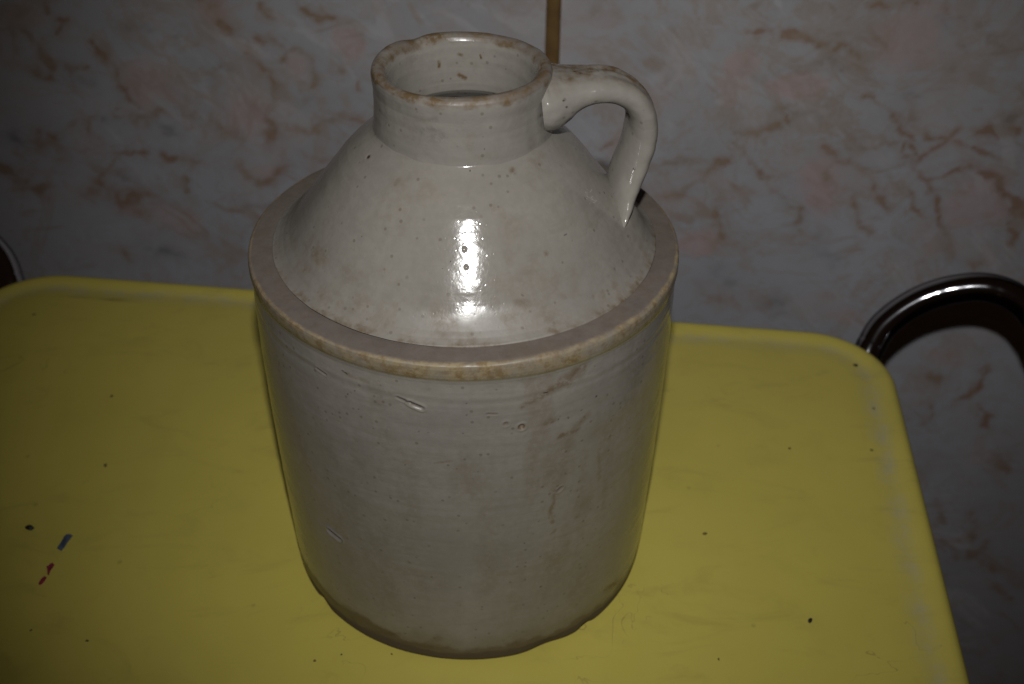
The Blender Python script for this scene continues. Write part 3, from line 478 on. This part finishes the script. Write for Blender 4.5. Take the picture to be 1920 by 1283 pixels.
# ---------------------------------------------------------------- the jug
jug = empty('stoneware_jug')
tag(jug, 'grey beige salt glazed stoneware jug with loop handle standing on the yellow table', 'jug')
def angles(nf, nb):
    a = np.linspace(-math.pi * 1.06, math.pi * .06, nf, endpoint=False)      # the side facing the room's front
    b = np.linspace(math.pi * .06, math.pi * .94, nb, endpoint=False)
    return np.concatenate([a, b])
def wobble(P):
    """hand-thrown unevenness of the radius"""
    x, y, z_ = P[..., 0], P[..., 1], P[..., 2]
    t = np.arctan2(y, x)
    w_ = .0045 * np.cos(2 * t + .6 + z_ * .4) + .003 * np.cos(3 * t + 2 + z_ * .9)
    w_ = w_ + .0035 * fbm(np.stack([x * 1.6, y * 1.6, z_ * 2.4], -1) + 3, 3)
    w_ = w_ + .0011 * fbm(np.stack([x * 1.2, y * 1.2, z_ * 26], -1) + 11, 3)     # throwing lines
    w_ = w_ + .0009 * fbm(P * 14 + 20, 3)
    return w_
def lathe(name, prof, step, nf, nb, inside=False, parent=jug, lid=False):
    pr = np.array(prof, float)
    # resample the profile polyline through a smooth curve
    seg = np.hypot(*np.diff(pr[:, :2], axis=0).T); L = np.concatenate([[0], np.cumsum(seg)])
    n = int(L[-1] / step) + 2
    s = np.linspace(0, L[-1], n)
    s = np.unique(np.concatenate([s, L]))
    rr = np.interp(s, L, pr[:, 0]); zz = np.interp(s, L, pr[:, 1])
    k = max(1, int(.006 / step))
    for _ in range(k):                      # soften corners a little
        rr[1:-1] = .25 * rr[:-2] + .5 * rr[1:-1] + .25 * rr[2:]; zz[1:-1] = .25 * zz[:-2] + .5 * zz[1:-1] + .25 * zz[2:]
    A = angles(nf, nb)
    R, T = np.meshgrid(rr, A, indexing='ij'); Z = np.meshgrid(zz, A, indexing='ij')[0]
    P = np.stack([R * np.cos(T), R * np.sin(T), Z], -1)
    dr = np.gradient(rr); dz = np.gradient(zz); q = np.hypot(dr, dz) + 1e-9
    nr, nz = (dz / q), (-dr / q)            # outward normal of the profile
    N = np.stack([nr[:, None] * np.cos(T), nr[:, None] * np.sin(T), nz[:, None] + 0 * T], -1)
    return P, N, R, Z, T
def stamp(P, N, at, disp):
    flat = P.reshape(-1, 3)
    for kind, x1, y1, z1, x2, y2, z2, r, s in JUG_MARKS:
        reach = r * 2.6 + .02
        lo = np.minimum((x1, y1, z1), (x2, y2, z2)) - reach; hi = np.maximum((x1, y1, z1), (x2, y2, z2)) + reach
        m = ((P > lo) & (P < hi)).all(-1)
        if not m.any(): continue
        p = P[m]
        if kind in ('stain', 'smudge'):
            p = p + np.stack([fbm(p * 22, 3), fbm(p * 22 + 7, 3), fbm(p * 22 + 13, 3)], -1) * r * .9
        d = segdist(p, (x1, y1, z1), (x2, y2, z2)) / r
        if kind == 'dark': at['dark'][m] = np.maximum(at['dark'][m], s * ss(1.0, .4, d))
        elif kind == 'stain': at['stain'][m] = np.maximum(at['stain'][m], s * np.exp(-d ** 2 * .9))
        elif kind == 'smudge': at['smudge'][m] = np.maximum(at['smudge'][m], s * np.exp(-d ** 2 * .9))
        elif kind == 'gouge':
            at['bare'][m] = np.maximum(at['bare'][m], .8 * np.exp(-d ** 2 * .8)); disp[m] -= s * .0065 * np.exp(-d ** 2 * 1.1); disp[m] += s * .004 * np.exp(-(d - 1.8) ** 2 * 3)
        elif kind == 'pit': disp[m] -= s * .005 * np.exp(-d ** 2)
        elif kind == 'ring':
            at['stain'][m] = np.maximum(at['stain'][m], s * np.exp(-((d - .75) / .3) ** 2)); disp[m] -= s * .005 * np.exp(-d ** 2)
            if s > 1: at['dark'][m] = np.maximum(at['dark'][m], .8 * np.exp(-((d - .75) / .3) ** 2))
        elif kind == 'notch': disp[m] -= .02 * np.exp(-d ** 2 * .8)
def blank(P): return {n: np.zeros(P.shape[:2]) for n in ('stain', 'smudge', 'bare', 'ochre', 'dirt', 'dark', 'worn')}
DIR = lambda T: np.stack([np.cos(T), np.sin(T)], -1)

# body: foot, wall, bead and ledge
PB = [(.0, .012), (.70, .010), (.86, .004), (.922, .0), (.936, .004), (.944, .016), (.951, .045), (.957, .09), (.963, .20), (.970, .40), (.983, .70), (.993, 1.07), (.998, 1.45), (.997, 1.70), (.994, 1.79), (.991, 1.835), (.993, 1.852), (1.000, 1.868), (1.003, 1.885), (1.003, 1.915), (1.000, 1.930), (.992, 1.938), (.978, 1.941), (.94, 1.943), (.90, 1.944), (.86, 1.943)]
P, N, R, Z, T = lathe('body', PB, .0046, 640, 110)
at = blank(P); disp = np.zeros(P.shape[:2])
n1 = fbm(P * 5, 4); n2 = fbm(P * 16 + 4, 4); n3 = fbm(P * np.array([9, 9, 3]) + 30, 4)
at['bare'] = np.maximum(ss(1.928, 1.940, Z + .004 * n2) * ss(.78, .82, R), ss(.10, .07, Z + .02 * n1 + .02 * n2))
at['ochre'] = ss(1.850, 1.868, Z + .008 * n1) * ss(.978, .992, R + .006 * n2 + .004 * n1) * np.clip(.72 + .9 * n2 + .5 * n1, 0, 1)
ang = np.degrees(T)
at['dirt'] = ss(.19, .13, Z + .05 * n1 + .035 * n2 + .03 * np.cos(T * 2 + 2.4)) * .88
at['dirt'] = np.maximum(at['dirt'], .38 * ss(.27, .12, Z + .09 * n3) )
at['stain'] = np.maximum(at['stain'], .06 + .15 * ss(-.2, .5, n3) * ss(.1, .5, Z) + .07 * np.exp(-((ang + 62) / 14.) ** 2) * ss(-.3, .4, n3))
stamp(P, N, at, disp)
disp += wobble(P) * ss(.0, .3, R)
# chips out of the foot
for (a_, s_, dz) in ((-142.8, .045, .06), (-63.5, .095, .05), (-48.5, .04, .03)):
    dd = np.abs(ang - a_) * math.pi / 180
    disp -= .016 * np.exp(-(dd / s_) ** 2) * ss(dz * 2.2, .02, Z) * ss(.85, .92, R)
# wheel marks under the bead
disp += .0012 * np.exp(-((Z - 1.765 - .012 * n1) / .012) ** 2) - .0012 * np.exp(-((Z - 1.735 - .014 * n1) / .014) ** 2)
P = P + N * disp[..., None]
body = obj('body', grid_mesh('body', P, closed_u=True, attrs=at), m_stone, jug)

# shoulder: glazed cone with a rounded lower edge
PS = [(.868, 1.936), (.884, 1.941), (.891, 1.946), (.889, 1.951), (.880, 1.955), (.860, 1.967), (.836, 1.986), (.805, 2.020), (.770, 2.066), (.73, 2.121), (.68, 2.187), (.62, 2.265), (.555, 2.350), (.515, 2.395), (.47, 2.437), (.43, 2.472), (.410, 2.489), (.398, 2.502), (.390, 2.515), (.380, 2.53)]
P, N, R, Z, T = lathe('shoulder', PS, .0046, 600, 100)
at = blank(P); disp = np.zeros(P.shape[:2])
n1 = fbm(P * 5 + 2, 4); n2 = fbm(P * 18 + 4, 4); n3 = fbm(P * 9 + 30, 4)
at['stain'] = .05 + .12 * ss(.0, .5, n3) + .35 * ss(1.972, 1.95, Z) * ss(-.2, .3, n2)
at['stain'] += .18 * ss(2.12, 2.0, Z) * ss(0., .5, n2)
at['bare'] = np.maximum(ss(1.951, 1.944, Z + .002 * n2) * .9, .12 * ss(2.05, 1.99, Z + .03 * n1))
at['worn'] = ss(2.075, 2.015, Z + .03 * n1 + .02 * n2)
stamp(P, N, at, disp)
disp += wobble(P) * .8 + .006 * n1 * ss(1.99, 1.95, Z) * ss(1.935, 1.95, Z)
# clay drawn out around the handle's lower root
P = P + N * disp[..., None]
dx = P[..., 0] - .77; dy = P[..., 1] + .03
P[..., 2] += .06 * np.exp(-(dx / .09) ** 2 - (dy / .17) ** 2)
shoulder = obj('shoulder', grid_mesh('shoulder', P, closed_u=True, attrs=at), m_stone, jug)

# neck with rounded lip, throat and the hollow inside
PN = [(.398, 2.488), (.393, 2.52), (.388, 2.57), (.384, 2.63), (.384, 2.69), (.388, 2.735), (.3885, 2.755), (.385, 2.771), (.377, 2.781), (.365, 2.786), (.352, 2.786), (.340, 2.782), (.329, 2.773), (.321, 2.758), (.316, 2.735), (.313, 2.69), (.311, 2.62), (.312, 2.56), (.316, 2.525), (.33, 2.505), (.40, 2.43), (.56, 2.25), (.80, 2.0), (.90, 1.85), (.92, 1.6), (.91, .5), (.89, .15), (.80, .09), (.01, .08)]
P, N, R, Z, T = lathe('neck', PN, .0050, 480, 220)
# dense only near the mouth
at = blank(P); disp = np.zeros(P.shape[:2])
n1 = fbm(P * 6 + 2, 4); n2 = fbm(P * 20 + 4, 4)
lip = ss(2.748, 2.770, Z + .016 * n2) * ss(.312, .322, R)
at['bare'] = lip * np.clip(.45 + 1.2 * n1, 0, .9)
at['stain'] = lip * np.clip(.36 + 1.1 * n2 - .4 * n1, 0, .8)
at['stain'] += .10 * ss(0, .5, n2)
stamp(P, N, at, disp)
outer = (R > .36) & (Z > 2.45)
disp += wobble(P) * np.where(Z > 2.45, .9, .0)
disp += np.where(Z > 2.45, .0030 * fbm(np.stack([np.cos(T) * 5, np.sin(T) * 5, Z * .8], -1), 2), 0) * outer
P = P + N * disp[..., None]
# the lip dips where it was nicked at the back left
dz_ = .012 * np.exp(-((np.degrees(T) + 360) % 360 - 128) ** 2 / 90.) * ss(2.6, 2.77, Z)
P[..., 2] -= dz_
neck = obj('neck', grid_mesh('neck', P, closed_u=True, attrs=at), m_stone, jug)

# strap handle pulled from the lip to the shoulder
ST = [  # x, z, half width (y), half thickness, y offset
    (.345, 2.645, .200, .132, .0), (.385, 2.650, .196, .126, .0), (.430, 2.664, .174, .108, .0), (.475, 2.681, .152, .088, .0), (.53, 2.696, .136, .072, .0), (.60, 2.703, .127, .066, .0),
    (.67, 2.690, .121, .063, .0), (.732, 2.652, .118, .062, .0), (.770, 2.592, .118, .062, .0), (.782, 2.525, .118, .062, .0), (.777, 2.45, .119, .062, .0), (.761, 2.375, .122, .060, .0),
    (.738, 2.300, .128, .057, -.004), (.718, 2.235, .136, .052, -.014), (.706, 2.185, .148, .046, -.026), (.699, 2.145, .160, .036, -.034), (.696, 2.105, .168, .025, -.042), (.696, 2.06, .170, .012, -.046)]
st = np.array(ST)
def crom(tab, n):
    Pp = np.vstack([2 * tab[0] - tab[1], tab, 2 * tab[-1] - tab[-2]]); out = []
    for i in range(len(tab) - 1):
        a, b, c, d = Pp[i:i + 4]
        for t in np.linspace(0, 1, n, endpoint=False): out.append(.5 * ((2 * b) + (-a + c) * t + (2 * a - 5 * b + 4 * c - d) * t ** 2 + (-a + 3 * b - 3 * c + d) * t ** 3))
    return np.array(out)
hs = crom(st, 16)
tx, tz = np.gradient(hs[:, 0]), np.gradient(hs[:, 1]); q = np.hypot(tx, tz); tx, tz = tx / q, tz / q
phi = np.linspace(0, 2 * np.pi, 120, endpoint=False)
ce, se = np.cos(phi), np.sin(phi)
ex = 2 / 2.2
cy_ = np.sign(ce) * np.abs(ce) ** ex; cn = np.sign(se) * np.abs(se) ** ex
HP = np.zeros((len(hs), len(phi), 3)); 
fr = np.linspace(0, 1, len(hs))
for i, (x, z_, hw, ht, yo) in enumerate(hs):
    gro = 1 - .20 * np.exp(-((cy_ - .25) / .22) ** 2) * (cn > 0) * ss(.12, .3, fr[i]) - .11 * np.exp(-((cy_ + .35) / .2) ** 2) * (cn > 0) * ss(.2, .4, fr[i])
    nx, nz = -tz[i], tx[i]                   # outward (upper/outer) side
    tw = math.radians(np.interp(fr[i], [0, .30, .42, .56, .72, .9, 1], [0, 0, 6, 17, 18, 10, 3]))
    a_n = cn * ht * gro * math.cos(tw) - cy_ * hw * math.sin(tw)
    a_y = cy_ * hw * math.cos(tw) + cn * ht * math.sin(tw) * .6
    HP[i, :, 0] = x + nx * a_n
    HP[i, :, 1] = yo + a_y
    HP[i, :, 2] = z_ + nz * a_n
n1 = fbm(HP * 9, 3); n2 = fbm(HP * 26 + 3, 3)
HP += (HP - HP.mean(1, keepdims=True)) * (.05 * n1 + .012 * n2)[..., None]
# lower root leans forward into a drawn tip
lean = ss(.74, 1.0, fr)[:, None]
at = blank(HP)
topm = np.clip(cn, 0, 1)[None, :] * ss(.85, .3, fr)[:, None]
at['stain'] = np.clip(topm * (.75 + 1.3 * n2 + .7 * n1) * ss(.02, .12, fr)[:, None] * np.exp(-((cy_[None, :] - .25) / .8) ** 2), 0, 1)
at['stain'] = np.maximum(at['stain'], .6 * ss(.25, .0, fr)[:, None] * np.clip(cn[None, :] - .55, 0, 1) * 2 * np.clip(.6 + n2, 0, 1))
for k_ in range(14):
    i, j = int(rng.integers(10, len(hs) - 20)), int(rng.integers(0, 120))
    d = np.sqrt(((HP - HP[i, j]) ** 2).sum(-1)); at['dark'] = np.maximum(at['dark'], .9 * ss(1.3, .6, d / (.003 + .003 * rng.random())))
handle = obj('handle', grid_mesh('handle', HP, closed_u=True, attrs=at, flip=True), m_stone, jug)
print('triangles', sum(len(o.data.polygons) * 2 for o in bpy.data.objects if o.type == 'MESH'))
